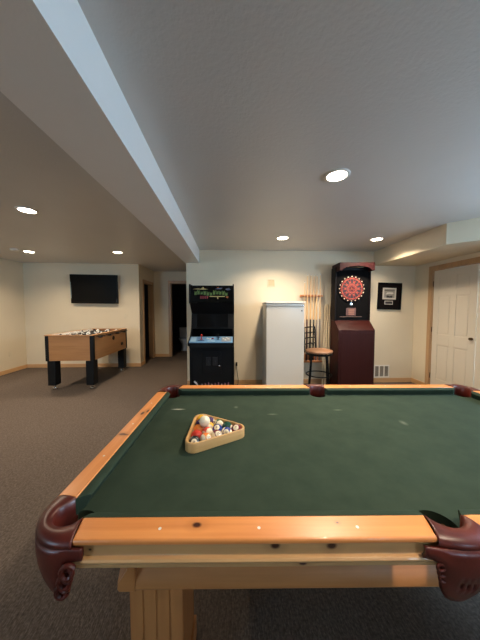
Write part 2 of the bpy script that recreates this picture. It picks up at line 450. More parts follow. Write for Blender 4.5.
# pockets: leather casting, bowl and hanging shield
def pocket(inner, outer, bottom, shline, nrm, sx, sy, lace, tuck):
    L = len(inner); rows = []
    zs = [('i', .0, .690), ('i', .0, .760), ('i', .0, ZT-.004), ('m', .12, ZT+.001), ('m', .35, ZT+.004), ('m', .65, ZT+.004), ('m', .88, ZT-.001), ('o', 1.0, ZT-.008), ('o', 1.0, ZT-.017), ('m', .93, ZT-.023)]
    for i in range(L):
        I = Vector(inner[i]); O = Vector(outer[i]); row = []
        for (_, t, z) in zs:
            p = I.lerp(O, t); row.append((p.x*sx, p.y*sy, z))
        rows.append(row)
    b = MB().grid(rows)
    # bowl floor
    cx = sum(p[0] for p in inner)/L; cy = sum(p[1] for p in inner)/L
    vs = [(p[0]*sx, p[1]*sy, .690) for p in inner]
    b.mat(1).add(vs, [tuple(range(L))])
    po = b.build('pocket', [M['leather'], M['pocket_dark']], PT, smooth=60, solid=.003)
    # shield: follows the outer line and hangs down
    rows = []
    for i in range(L):
        O = Vector(outer[i]); I = Vector(inner[i])
        p = I.lerp(O, .93) if shline is None else Vector(shline[i]); zb = bottom(i/(L-1)); zt = ZT-.019; row = []
        for k in range(9):
            t = k/8; z = zt+(zb-zt)*t
            q = p+Vector(nrm(i/(L-1)))*(-(tuck if shline is None or tuck < .05 else .055-.04*min(1, abs(i/(L-1)-.5)*4))*t**2.6*(zt-zb)/.18+.004*math.sin(PI*t))
            row.append((q.x*sx, q.y*sy, z))
        rows.append(row)
    sg = MB().grid(rows)
    if L == 29:      # small slots through the side shield
        drop = {i*8+k for i in (12, 14, 16) for k in (4,)}
        sg.mi = [q for n_, q in enumerate(sg.mi) if n_ not in drop]; sg.f = [q for n_, q in enumerate(sg.f) if n_ not in drop]
    sh = sg.build('shield', M['leather'], po, smooth=50, solid=.010)
    for pts, rr in lace(lambda q: (q[0]*sx, q[1]*sy, q[2])): MB().tube(pts, rr, 7).build('lacing', M['leather'], po, smooth=50)

def corner_shape():
    n = 36; inner = []; outer = []
    c = Vector((hx-.092, hy-.092))
    for i in range(n+1):
        s = i/n
        # inner arc: from the end-rail side round through the outer diagonal to the long-rail side
        A0_, A1_, rr = -42, 132, .048
        def ip(g): return Vector((c.x+rr*math.cos(R(A0_+(A1_-A0_)*g)), c.y+rr*math.sin(R(A0_+(A1_-A0_)*g))))
        if s < .1: q = Vector((hx-.069, hy-.1485)).lerp(ip(0), s/.1)
        elif s > .9: q = ip(1).lerp(Vector((hx-.1345, hy-.076)), (s-.9)/.1)
        else: q = ip((s-.1)/.8)
        inner.append((q.x, q.y))
        # outer line: along the end edge, round the corner, along the long edge
        r = .125; l1 = .155-r
        arcl = r*PI/2; tot = 2*l1+arcl; d = s*tot
        if d < l1: p = (hx+.005, hy-.155+d)
        elif d < l1+arcl:
            t = (d-l1)/r; p = (hx-r+(r+.005)*math.cos(t), hy-r+(r+.005)*math.sin(t))
        else: p = (hx-r-(d-l1-arcl), hy+.005)
        outer.append(p)
    return inner, outer
ci, co = corner_shape()
def corner_line(off, r, end, n=36):
    pts = []; l1 = end-r; arcl = r*PI/2; tot = 2*l1+arcl
    for i in range(n+1):
        d = tot*i/n
        if d < l1: pts.append((hx+off, hy-end+d))
        elif d < l1+arcl: t = (d-l1)/r; pts.append((hx-r+(r+off)*math.cos(t), hy-r+(r+off)*math.sin(t)))
        else: pts.append((hx-r-(d-l1-arcl), hy+off))
    return pts
cs = corner_line(.001, .120, .182)
def interp(pts, u):
    for (a, za), (b_, zb) in zip(pts, pts[1:]):
        if u <= b_: return za+(zb-za)*(u-a)/(b_-a)
    return pts[-1][1]
def c_bottom(s):
    return interp([(0, .603), (.22, .606), (.34, .618), (.42, .632), (.50, .640), (.58, .655), (.62, .690), (.66, .735), (.74, .744), (1, .748)], abs(s-.5)*2)
def c_nrm(s):
    p = cs[round(s*36)]; d = Vector((p[0]-(hx-.092), p[1]-(hy-.092))); return d.normalized()
def c_lace(F):
    out = []
    for side in (0, 1):
        pts = []
        for j in range(61):      # a braided cord that winds down beside the shield
            a = 2*PI*j/12; t = j/60
            d = .150-.034*t+.014*math.cos(a); zz = .735-.090*t+.015*math.sin(a); q = .012+.004*math.sin(a*.5)-.020*t
            pts.append(F((hx-d, hy+q, zz) if side else (hx+q, hy-d, zz)))
        out.append((pts, .0068))
    return out
for sx in (-1, 1):
    for sy in (-1, 1): pocket(ci, co, c_bottom, cs, c_nrm, sx, sy, c_lace, .055)
n = 28
si = [(.0575*math.cos(R(12+156*i/n)), hy-.088+.0575*math.sin(R(12+156*i/n))) for i in range(n+1)]
so = [(.078-.156*i/n, hy+.004+.014*math.sin(PI*i/n)) for i in range(n+1)]
ss = [(.116-.232*i/n, hy+.003+.013*math.sin(PI*i/n)) for i in range(n+1)]
def s_bottom(s):
    return interp([(0, .598), (.14, .600), (.30, .612), (.42, .632), (.50, .655), (.56, .690), (.60, .728), (.68, .736), (.76, .744), (1, .747)], abs(s-.5)*2)
def s_lace(F):
    out = []
    for k in (-1, 1):
        for j in range(3):
            pts = [F((k*(.076-.007*j)+.010*math.cos(2*PI*t/12), hy+.012-.004*j, .730-.020*j+.010*math.sin(2*PI*t/12))) for t in range(13)]
            out.append((pts, .004))
    return out
for sy in (-1, 1): pocket(si, so, s_bottom, ss, lambda s: (0, 1), 1, sy, s_lace, .035)
# fascia boards under the rails
for sx in (-1, 1):
    b = MB()
    yo = hy
    pr = [(yo-.012, ZT-.016), (yo-.012, .746), (yo-.002, .744), (yo+.002, .738), (yo-.002, .730), (yo-.008, .727), (yo-.006, .716), (yo-.012, .711), (yo-.026, .711), (yo-.026, ZT-.016)]
    b.prism(pr if sx > 0 else [(-p[0], p[1]) for p in pr], -1.062, 1.062, 'x')
    b.build('fascia', M['pinef'], PT, bevel=.002)
    xo = hx
    b = MB(); pr = [(p[0]-yo+xo, p[1]) for p in pr]
    b.prism(pr if sx > 0 else [(-p[0], p[1]) for p in pr], -.495, .495, 'y')
    b.build('fascia', M['pinef'], PT, bevel=.002)
# frame under the slate
b = MB(); b.box(-1.10, 1.10, -.50, .50, .700, .722)
b.build('slate', M['dark'], PT, smooth=0)
fx, fy = 1.020, .505
def beam_prof(o): return [(o-.034, .72), (o-.034, .552), (o-.028, .540), (o-.016, .522), (o-.004, .505), (o, .483), (o-.006, .474), (o-.06, .474), (o-.06, .72)]
for s in (-1, 1):
    pr = beam_prof(fy); b = MB(); b.prism([(s*p[0], p[1]) for p in pr], -fx, fx, 'x'); b.build('frame_beam', M['pineb'], PT, bevel=.002)
    pr = beam_prof(fx); b = MB(); b.prism([(s*p[0], p[1]) for p in pr], -fy, fy, 'y'); b.build('frame_beam', M['pineb'], PT, bevel=.002)
for sx in (-1, 1):
    for sy in (-1, 1):
        b = MB(); x0, x1 = fx-.213, fx-.030; y0, y1 = fy-.213, fy-.030
        b.box(x0*sx, x1*sx, y0*sy, y1*sy, .0, .478)
        for i in range(4):
            w_ = (x1-x0)/4
            b.box((x0+i*w_+.002)*sx, (x0+(i+1)*w_-.002)*sx, (y1-.001)*sy, (y1+.004)*sy, .09, .478)
            b.box((x1-.001)*sx, (x1+.004)*sx, (y0+i*w_+.002)*sy, (y0+(i+1)*w_-.002)*sy, .09, .478)
        b.box((x0-.01)*sx, (x1+.014)*sx, (y0-.01)*sy, (y1+.014)*sy, 0, .09)
        b.build('leg', M['pinez'], PT, bevel=.002)

# ------------------------------------------------------------------ ball rack and balls
def table_pt(lx, ly, z):      # pool-table frame (centred) -> room
    c, s = math.cos(R(-2.1)), math.sin(R(-2.1))
    return (.663+lx*c-ly*s, 1.238+lx*s+ly*c, z)
ZB = .7505
BR = .0286
A0 = 30                       # direction of the near side of the triangle, in the table frame
side = 4*2*BR
u1 = Vector((math.cos(R(A0)), math.sin(R(A0)))); u2 = Vector((math.cos(R(A0+60)), math.sin(R(A0+60))))
Apt = Vector((-.825, -.143)) + Vector((.0, .0))
cen = Apt+(u1+u2)*side/3
cx, cy, _ = table_pt(cen.x, cen.y, 0)
TR = thing('ball_rack', 'pale wooden triangle rack full of balls on the green cloth', 'ball rack', (cx, cy, ZB), A0-2.1)
def tri(d, n=6, rr=.02):
    """rounded triangle at inset distance d outside the ball centres, about the centroid"""
    c = Vector((side/2, side*math.sqrt(3)/6)); pts = []
    vs = [Vector((0, 0)), Vector((side, 0)), Vector((side/2, side*math.sqrt(3)/2))]
    for k, v_ in enumerate(vs):
        a0 = R(-150+120*k)-R(60)
        for i in range(n+1):
            a = a0+R(120)*i/n
            pts.append((v_.x-c.x+d*math.cos(a), v_.y-c.y+d*math.sin(a)))
    return pts
rin, rout = tri(BR+.003), tri(BR+.015)
b = MB(); rows = []
prof = [(rin, 0), (rin, .042), (tri(BR+.006), .046), (tri(BR+.012), .046), (rout, .042), (rout, 0), (rin, 0)]
for k in range(len(rin)+1):
    i = k % len(rin)
    rows.append([(p[i][0], p[i][1], z) for p, z in prof])
b.grid(rows)
M['maple'] = wood('maple_rack', srgb(190, 144, 88), srgb(212, 168, 108), 'x', .4, spots=False)
b.build('frame', M['maple'], TR, smooth=50)

BALLS = {  # number: (colour name, rgb, striped)
    1: ('yellow', (226, 170, 50), 0), 2: ('blue', (34, 52, 120), 0), 3: ('red', (190, 52, 34), 0), 4: ('purple', (52, 36, 66), 0),
    5: ('orange', (226, 120, 46), 0), 6: ('dark green', (32, 74, 56), 0), 7: ('maroon', (112, 30, 40), 0), 8: ('black', (24, 28, 26), 0),
    9: ('yellow', (226, 170, 50), 1), 10: ('blue', (34, 52, 120), 1), 11: ('red', (206, 74, 52), 1), 12: ('purple', (70, 44, 84), 1),
    13: ('orange', (226, 130, 60), 1), 14: ('green', (40, 92, 66), 1), 15: ('maroon', (112, 30, 40), 1)}
M['ivory'] = mat('ball_ivory', srgb(232, 216, 184), .12)
M['ink'] = mat('ball_ink', srgb(16, 16, 16), .3)
ball_mats = {}
def ball_mesh(num):
    cname, rgb, stripe = BALLS[num]
    key = rgb
    if key not in ball_mats: ball_mats[key] = mat('ball_'+cname.replace(' ', '_'), srgb(*rgb), .12)
    b = MB(); NU, NV = 32, 24
    vs = [(0, 0, -BR)]; fs = []; mi = []
    for i in range(1, NV):
        th = PI*i/NV
        for k in range(NU): vs.append((BR*math.sin(th)*math.cos(2*PI*k/NU), BR*math.sin(th)*math.sin(2*PI*k/NU), -BR*math.cos(th)))
    vs.append((0, 0, BR))
    def colour(z):
        # local z is the number axis: spots at both poles; a stripe runs around the equator of x
        return 1 if abs(z) > BR*.86 else 0
    def put(f):
        c = Vector((0, 0, 0))
        for i in f: c += Vector(vs[i])
        c /= len(f)
        if abs(c.z) > BR*.86: k = 1
        elif stripe and abs(c.x) > BR*.56: k = 1
        else: k = 0
        fs.append(f); mi.append(k)
    for k in range(NU): put((0, 1+(k+1) % NU, 1+k))
    for i in range(NV-2):
        for k in range(NU): put((1+i*NU+k, 1+i*NU+(k+1) % NU, 1+(i+1)*NU+(k+1) % NU, 1+(i+1)*NU+k))
    t = 1+(NV-2)*NU
    for k in range(NU): put((t+k, t+(k+1) % NU, len(vs)-1))
    b.v = vs; b.f = fs; b.mi = mi
    return b, [ball_mats[key], M['ivory']]
# rows: index (i along u1, j along u2) from the near-left corner of the triangle
layout = {(0, 0): 8, (0, 1): 3, (0, 2): 5, (0, 3): 4, (0, 4): 1,
          (1, 0): 13, (1, 1): 11, (1, 2): 9, (1, 3): 12,
          (2, 0): 15, (2, 1): 2, (2, 2): 14,
          (3, 0): 10, (3, 1): 6, (4, 0): 7}
where = {8: 'at the near left corner of the triangle rack', 3: 'next up the left side from the black ball', 5: 'halfway up the left side of the triangle rack',
         4: 'second from the far left corner of the rack', 1: 'at the far left corner of the triangle rack', 13: 'right of the black ball along the near rim',
         11: 'beside the solid red ball in the rack', 9: 'under the white cue ball, right of the orange ball', 12: 'behind the cue ball near the far rim',
         15: 'in the middle of the near rim of the rack', 2: 'at the right of the rack middle', 14: 'right of the purple striped ball along the far rim',
         10: 'second from the right corner along the near rim', 6: 'second from the right corner along the far rim', 7: 'at the right corner of the triangle rack'}
face = {8: (.05, -.85, .5), 7: (-.15, -.6, .8), 10: (-.1, -.8, .5), 15: (.3, -.5, .6)}
for (i, j), num in layout.items():
    p = Apt+u1*(i*(2*BR+.0005))+u2*(j*(2*BR+.0005))
    P = table_pt(p.x, p.y, ZB+BR)
    b, mm = ball_mesh(num)
    cname, rgb, stripe = BALLS[num]
    o = b.build('billiard_ball', mm, smooth=180)
    d = Vector(face.get(num, (random.uniform(-1, 1), random.uniform(-.9, .4), random.uniform(-.2, 1)))).normalized()
    o.rotation_mode = 'QUATERNION'; o.rotation_quaternion = d.to_track_quat('Z', 'Y') @ Matrix.Rotation(random.uniform(-.4, .4), 3, 'Z').to_quaternion()
    o.location = P
    tag(o, ('striped cream and '+cname if stripe else 'solid '+cname)+' ball '+where[num], 'ball', 'numbered balls in the triangle rack')
    text('number', str(num), .015, M['ink'], o, (0, 0, BR+.0002), (0, 0, 0), .0004)
g = Apt+u1*(2/3*(2*BR+.0005))+u2*(5/3*(2*BR+.0005))
P = table_pt(g.x, g.y, ZB+BR+2*BR*math.sqrt(2/3))
o = MB().sphere((0, 0, 0), BR, 28, 18).build('cue_ball', M['ivory'], smooth=180); o.location = P
tag(o, 'plain white cue ball resting on top of the racked balls', 'ball')

# ------------------------------------------------------------------ arcade cabinet
M['ablack'] = mat('arcade_black', srgb(7, 7, 8), .55, spec=.2)
M['ascreen'] = mat('arcade_glass', srgb(4, 4, 5), .15, spec=.3)
AR = thing('arcade_cabinet', 'tall black upright arcade video game cabinet against the cream wall', 'arcade machine', (-.262, 3.60, 0), -1.5)
prof = [(0, 0), (0, .84), (-.13, .87), (-.14, .915), (.04, .985), (.15, 1.10), (.21, 1.34), (.06, 1.48), (0, 1.49), (0, 1.775), (.70, 1.775), (.70, 0)]
for s in (-1, 1):
    x0, x1 = sorted((s*.315, s*.334)); MB().prism(prof, x0, x1, 'x').build('side_panel', M['ablack'], AR, bevel=.003)
MB().box(-.315, .315, .02, .68, 1.735, 1.755).box(-.315, .315, .66, .69, 0, 1.74).build('back_panel', M['ablack'], AR)
MB().box(-.315, .315, .015, .035, .0, .86).box(-.315, .315, -.12, .015, .84, .912).build('front_panel', M['ablack'], AR, bevel=.002)
# marquee with blurry painted lettering shapes
mq = MB().box(-.315, .315, .012, .03, 1.50, 1.745).build('marquee', M['ascreen'], AR)
def art(b, shapes, y): 
    for k, poly in shapes: b.mat(k).prism(poly, y-.002, y, 'y')
MG = [mat('art_green', srgb(92, 118, 52), .5), mat('art_lime', srgb(150, 160, 78), .5), mat('art_red', srgb(140, 44, 46), .5), mat('art_tan', srgb(196, 172, 108), .5), mat('art_slate', srgb(92, 98, 116), .5), mat('art_orange', srgb(176, 92, 40), .5)]
b = MB(); sh = []
x_ = -.255
for k in range(11):
    w_ = .038; z0 = 1.612+.010*math.sin(k*1.1); h_ = .058+.012*math.sin(k*2.3)
    s1 = random.uniform(-.006, .006)
    sh.append((0, [(x_, z0), (x_+w_*.9, z0+.004), (x_+w_+s1, z0+h_), (x_+w_*.55, z0+h_*.8), (x_+s1, z0+h_+.004)]))
    sh.append((1, [(x_+.008, z0+.018), (x_+.026, z0+.020), (x_+.024, z0+h_-.022), (x_+.010, z0+h_-.026)]))
    x_ += .046
for k in range(4): sh.append((2, [(-.17+k*.032, 1.565), (-.152+k*.032, 1.555), (-.144+k*.032, 1.596), (-.168+k*.032, 1.602)]))
sh.append((3, [(-.03, 1.585), (.20, 1.585), (.20, 1.598), (-.03, 1.598)])); sh.append((3, [(.085, 1.555), (.10, 1.555), (.10, 1.586), (.085, 1.586)]))
sh.append((5, [(.215, 1.575), (.245, 1.565), (.25, 1.595), (.22, 1.60)]))
sh.append((3, [(-.28, 1.700), (-.20, 1.712), (-.16, 1.705), (-.12, 1.735), (-.105, 1.708), (-.05, 1.698), (-.12, 1.692)]))
sh.append((4, [(.05, 1.70), (.10, 1.718), (.17, 1.722), (.14, 1.700)])); sh.append((4, [(.2, 1.70), (.26, 1.72), (.29, 1.69), (.24, 1.68)])); sh.append((5, [(.08, 1.725), (.11, 1.735), (.10, 1.712)]))
art(b, sh, .012)
b.build('artwork', MG, mq, smooth=0)
# screen
b = MB(); b.prism([(.03, 1.495), (.05, 1.495), (.215, 1.335), (.155, 1.095), (.14, 1.10), (.195, 1.33)], -.315, .315, 'x')
b.build('bezel', M['ablack'], AR)
b = MB(); b.add([(-.24, .142, 1.115), (.24, .142, 1.115), (.24, .195, 1.325), (-.24, .195, 1.325)], [(0, 1, 2, 3)])
b.build('screen', M['ascreen'], AR, solid=.006, smooth=0)
# control panel
M['cpanel'] = mat('panel_blue', srgb(96, 138, 172), .4)
cp = MB().prism([(-.132, .912), (-.132, .925), (.03, .988), (.045, .976), (.045, .912)], -.315, .315, 'x').build('control_panel', M['cpanel'], AR, bevel=.004)
ang = math.atan2(.077, .162)
def cpt(x, t): return (x, -.132+.162*t, .925+.062*t)
M['red'] = mat('red_plastic', srgb(170, 40, 30), .25); M['redb'] = M['red']
for xj in (-.145, .10):
    q = cpt(xj, .5)
    MB().lathe([(.022, 0), (.022, .004), (.006, .008), (.006, .05), (.004, .052)], q, 16).sphere((q[0], q[1], q[2]+.062), .017).build('joystick', M['red'] if xj < 0 else M['ablack'], cp, smooth=50)
for xb, t, mm in ((-.06, .6, 'white'), (-.02, .5, 'white'), (.02, .6, 'red'), (.175, .55, 'white'), (.205, .35, 'white'), (.225, .7, 'white'), (.25, .5, 'white')):
    q = cpt(xb, t); MB().lathe([(.016, 0), (.016, .008), (.011, .010), (.011, .014), (.002, .015)], q, 14).build('button', M[mm], cp, smooth=50)
PANEL = [mat('panel_navy', srgb(40, 58, 92), .4), mat('panel_pale', srgb(140, 172, 192), .4), mat('panel_grey', srgb(128, 132, 134), .4)]
for x0, x1, t0, t1, k in ((-.30, -.22, .1, .9, 1), (-.20, -.10, .2, .35, 0), (-.05, .06, .1, .3, 1), (.15, .29, .1, .9, 2), (.07, .13, .75, .95, 0)):
    p = [cpt(x0, t0), cpt(x1, t0), cpt(x1, t1), cpt(x0, t1)]
    MB().add([(q[0], q[1], q[2]+.0015) for q in p], [(0, 1, 2, 3)]).build('overlay', PANEL[k], cp, smooth=0)
# coin door and kick-plate graphics
cd = MB().box(-.14, .14, .004, .016, .42, .76).build('coin_door', M['ablack'], AR, bevel=.004)
for xs in (-.055, .05):
    MB().box(xs-.035, xs+.035, -.002, .006, .55, .68).box(xs-.006, xs+.006, -.006, 0, .60, .635).build('coin_slot', [mat('slot_grey', srgb(20, 20, 22), .4)], cd, bevel=.003)
MB().lathe([(.012, .006), (.012, -.006), (.008, -.008)], (.115, 0, .545), 14, 'y').build('lock', M['chrome'], cd)
b = MB()
b.mat(0).prism([(-.28, .300), (-.262, .312), (-.235, .295), (-.215, .26), (-.20, .22), (-.225, .22), (-.24, .285), (-.26, .318)], .011, .015, 'y')
for k in range(9):
    xx = -.165+k*.050; h = .262+.02*((k*37) % 3)/2
    b.mat(1 if k % 3 else 2).prism([(xx, .20), (xx+.014, .20), (xx+.022, h), (xx+.008, h+.012)], .011, .015, 'y')
b.build('kick_graphics', [mat('kick_white', srgb(225, 220, 220), .5), mat('kick_pink', srgb(132, 92, 108), .5), mat('kick_grey', srgb(140, 132, 142), .5)], AR, smooth=0)

# power cord and outlet behind the arcade cabinet
def outlet(label, loc, rz, kind='outlet'):
    t = thing('wall_outlet' if kind == 'outlet' else 'light_switch', label, 'outlet' if kind == 'outlet' else 'light switch', loc, rz)
    pl = MB().box(-.036, .036, -.006, 0, -.058, .058).build('cover_plate', M['cream'], t, bevel=.003)
    if kind == 'outlet':
        for z in (-.022, .022): MB().lathe([(.016, -.006), (.016, -.009)], (0, 0, z), 16, 'y').box(-.007, -.005, -.0095, -.006, z-.006, z+.006).box(.005, .007, -.0095, -.006, z-.006, z+.006).build('socket', M['cream'], t)
    else:
        MB().box(-.005, .005, -.016, -.006, -.012, .012).build('toggle', M['cream'], t, bevel=.001)
    return t
outlet('cream wall outlet between arcade machine and white freezer', (.135, YR, .36), 0)
pc = MB()
b = MB(); b.box(.120, .150, YR-.045, YR-.010, .355, .42)
b.tube([(.135, YR-.03, .36), (.137, YR-.035, .30), (.15, YR-.03, .20), (.165, YR-.04, .10), (.16, YR-.06, .02), (.10, YR-.08, .008), (.0, YR-.09, .008)], .005, 8)
tag(b.build('power_cord', M['black'], bevel=.002), 'black plug and power cord hanging from outlet beside arcade machine', 'power cord')

# ------------------------------------------------------------------ freezer
FZ = thing('upright_freezer', 'white upright freezer standing between arcade machine and cue rack', 'freezer', (.583, 3.75, 0), -2.6)
M['enamel'] = mat('white_enamel', srgb(212, 203, 188), .22)
M['enamel2'] = mat('white_enamel_body', srgb(208, 200, 186), .3)
fw = .605
MB().box(0, fw, .055, .60, .03, 1.49).box(.03, fw-.03, .09, .56, 0, .03).build('body', M['enamel2'], FZ, bevel=.006)
MB().box(-.006, fw+.006, -.012, .605, 1.492, 1.518).build('top_cover', M['white'], FZ, bevel=.006, seg=3)
dr = MB().box(.002, fw-.002, 0, .05, .07, 1.446).build('door', M['enamel'], FZ, bevel=.010, seg=3)
MB().box(.002, fw-.002, .004, .05, 1.450, 1.488).build('header_strip', M['enamel'], FZ, bevel=.004)
MB().lathe([(.011, 0), (.010, -.004)], (fw-.045, 0, 1.375), 16, 'y').build('badge', M['blackmetal'], dr)
MB().box(.01, fw-.01, .015, .05, .03, .065).build('kick_grille', M['dark'], FZ)
MB().box(fw-.05, fw-.01, .0, .05, 1.446, 1.451).build('hinge', M['chrome'], FZ)

# ------------------------------------------------------------------ cue rack and cues
CR = thing('cue_rack', 'wall mounted pine cue rack holding six cues right of the freezer', 'cue rack', (1.51, YR, 0), 0)
cuex = [-.140, -.090, -.028, .030, .086, .146]
M['rack'] = wood('rack_wood', srgb(176, 108, 62), srgb(200, 134, 84), 'x', .4)
b = MB(); b.box(-.205, .20, -.018, 0, 1.615, 1.665)
b.box(-.205, .20, -.075, -.018, 1.628, 1.652)
b.build('clip_rail', M['rack'], CR, bevel=.004)
b = MB(); b.box(-.205, .20, -.018, 0, .42, .56).box(-.205, .20, -.108, -.018, .42, .456)
b.build('butt_shelf', M['rack'], CR, bevel=.004)
for k, xx in enumerate(cuex):
    MB().tube([(xx-.016, -.072, 1.64), (xx-.017, -.092, 1.64), (xx-.010, -.106, 1.64), (xx+.010, -.106, 1.64), (xx+.017, -.092, 1.64), (xx+.016, -.072, 1.64)], .004, 6).build('clip', M['rack'], CR)
M['cuewood'] = wood('cue_maple', srgb(214, 172, 116), srgb(230, 192, 138), 'z', .3)
M['cuetan'] = wood('cue_butt_tan', srgb(196, 140, 92), srgb(212, 160, 108), 'z', .3)
M['cueblack'] = mat('cue_butt_black', srgb(20, 15, 14), .25)
M['cuegrey'] = mat('cue_butt_grey', srgb(126, 116, 106), .35)
M['cuered'] = mat('cue_butt_red', srgb(70, 26, 22), .3)
M['tip'] = mat('cue_tip', srgb(96, 110, 118), .8)
cue_specs = [('cuetan', 1.90, 'cue with tan butt at the left end of the wall rack, half behind freezer'), ('cuered', 2.03, 'cue with dark red butt, second from left in the wall rack'),
             ('cueblack', 2.03, 'cue with black butt, third from left in the wall rack'), ('cueblack', 2.02, 'cue with black butt, fourth from left in the wall rack'),
             ('cuegrey', 2.02, 'cue with grey butt, second from right in the wall rack'), ('cuegrey', 2.04, 'cue with grey butt at the right end of the wall rack')]
def cue(mname, length, label, loc, group, lean=(0, 0)):
    t = thing('pool_cue', 'wooden '+label, 'pool cue', loc, 0, group)
    L = length; s = L/1.5
    MB().lathe([(.0135, .0), (.0145, .01), (.0140, .30*s), (.0118, .72*s)], (0, 0, 0), 12).build('butt', M[mname], t, smooth=60)
    MB().lathe([(.0118, .72*s), (.0095, 1.1*s), (.0065, L-.03)], (0, 0, 0), 12).build('shaft', M['cuewood'], t, smooth=60)
    MB().lathe([(.0066, L-.03), (.0066, L-.008)], (0, 0, 0), 12).build('ferrule', M['white'], t)
    MB().lathe([(.0064, L-.008), (.0050, L)], (0, 0, 0), 12).build('tip', M['tip'], t)
    t.rotation_euler = (lean[0], lean[1], 0)
    return t
for xx, (mn, top, lb) in zip(cuex, cue_specs):
    cue(mn, top-.456, lb, (1.51+xx, YR-.0865, .4565), 'cues in the wall rack', (R(1.2)*0, 0))
M['palewood'] = wood('pale_wood', srgb(218, 196, 158), srgb(232, 212, 176), 'z', .4)
# short sticks leaning in the gap left of the dart machine
for k, (xb, xt, L, lb) in enumerate(((1.700, 1.785, 1.46, 'pale bare wooden stick leaning on wall, left of three beside dart machine'),
                                    (1.750, 1.822, 1.49, 'pale bare wooden stick leaning on wall, middle of three beside dart machine'),
                                    (1.80, 1.860, 1.47, 'pale bare wooden stick leaning on wall, right of three beside dart machine'))):
    b = MB(); b.tube([(0, 0, 0), (xt-xb, YR-.022-4.26, L)], .012, 10, rads=[.014, .011])
    o = b.build('wooden_stick', M['palewood'], smooth=60); o.location = (xb, 4.26, .004)
    tag(o, lb, 'wooden stick', 'sticks leaning beside the dart machine')

# ------------------------------------------------------------------ bar stool
ST = thing('bar_stool', 'black metal bar stool with round tan seat and ladder back', 'bar stool', (1.515, 3.95, 0), 0)
M['tan'] = mat('tan_vinyl', srgb(146, 106, 76), .5)
MB().lathe([(.01, .672), (.19, .672), (.215, .680), (.222, .695), (.214, .712), (.18, .722), (.08, .728), (.002, .729)], (0, 0, 0), 36).build('seat', M['tan'], ST, smooth=60)
MB().lathe([(.205, .640), (.212, .640), (.212, .672), (.205, .672)], (0, 0, 0), 36, cap=False).tube([(-.2, 0, .655), (.2, 0, .655)], .010).tube([(0, -.2, .655), (0, .2, .655)], .010).build('seat_frame', M['blackmetal'], ST, smooth=50)
for a in (28, 118, 208, 298):
    c, s = math.cos(R(a)), math.sin(R(a))
    MB().tube([(.17*c, .17*s, .66), (.19*c, .19*s, .40), (.225*c, .225*s, 0)], .013, 10).build('leg', M['blackmetal'], ST)
MB().tube([(.205*math.cos(2*PI*k/40), .205*math.sin(2*PI*k/40), .30) for k in range(40)], .010, 10, True).build('foot_ring', M['blackmetal'], ST)
bd = 124      # direction in which the back stands
bc = Vector((math.cos(R(bd)), math.sin(R(bd)), 0)); bt = Vector((-bc.y, bc.x, 0))
bk = MB()
def bp(t, z): return tuple(bc*(.175+.03*(z-.66)/.45+.03*(1-(t/.15)**2)*0)+bt*t+Vector((0, 0, z)))
for t in (-.155, .155): bk.tube([bp(t, .66), bp(t*.98, .85), bp(t*.96, 1.09)], .012, 10)
bko = bk.build('back_frame', M['blackmetal'], ST)
for z in (.80, .90, .99, 1.085):
    MB().tube([tuple(Vector(bp(-.15+.03*i, z))+bc*(.02*math.sin(PI*i/10))) for i in range(11)], .010, 8).build('slat', M['blackmetal'], bko)

# ------------------------------------------------------------------ dart machine
DM = thing('dart_machine', 'tall mahogany electronic dart machine with red dartboard by the framed picture', 'dart machine', (1.845, 3.96, 0), -3.4)
M['mahog'] = wood('mahogany', srgb(44, 13, 10), srgb(54, 18, 14), 'z', .45)
bsdf(M['mahog']).inputs['Specular IOR Level'].default_value = .2
M['mahogd'] = wood('mahogany_dark', srgb(16, 9, 8), srgb(22, 12, 11), 'z', .5)
bsdf(M['mahogd']).inputs['Specular IOR Level'].default_value = .2
M['matte'] = mat('matte_black', srgb(9, 8, 9), .8, spec=.1)
dw = .615
b = MB(); b.prism([(0, 0), (0, 1.045), (.185, 1.20), (.38, 1.20), (.38, 0)], 0, dw, 'x')
b.build('lower_cabinet', M['mahog'], DM, bevel=.006)
MB().box(.045, dw-.03, -.006, .002, .08, 1.0).build('access_panel', M['mahog'], DM, bevel=.003)
b = MB(); b.box(0, .02, .175, .38, 1.20, 2.13).box(dw-.02, dw, .175, .38, 1.20, 2.13).box(.02, dw-.02, .20, .38, 1.20, 2.13)
b.build('upper_cabinet', M['mahogd'], DM, bevel=.004)
# hood with an arched lower edge
pts = [(0, 2.05), (0, 2.185), (dw, 2.185), (dw, 2.05), (dw-.05, 2.05)]
pts += [(dw/2+(dw/2-.05)*math.cos(PI*i/16), 2.05+.075*math.sin(PI*i/16)) for i in range(1, 16)]
pts += [(.05, 2.05)]
pts = [(.012+p[0]*.955, p[1]) for p in pts]
b = MB(); b.prism(pts, .03, .06, 'y'); b.box(.012, .037, .06, .38, 2.05, 2.185).box(dw-.042, dw-.016, .06, .38, 2.05, 2.185).box(.012, dw-.016, .06, .38, 2.165, 2.185)
b.build('hood', M['mahog'], DM, bevel=.004)
bcx, bcz, by = .285, 1.755, .20
face_ = MB().box(.03, dw-.03, by-.008, by, 1.22, 2.08).build('face_panel', M['matte'], DM)
DMATS = [M['matte'], mat('dart_red', srgb(138, 38, 20), .5), mat('dart_orange', srgb(152, 70, 38), .5), mat('dart_dark', srgb(34, 14, 14), .5), mat('dart_cream', srgb(214, 190, 160), .5)]
b = MB()
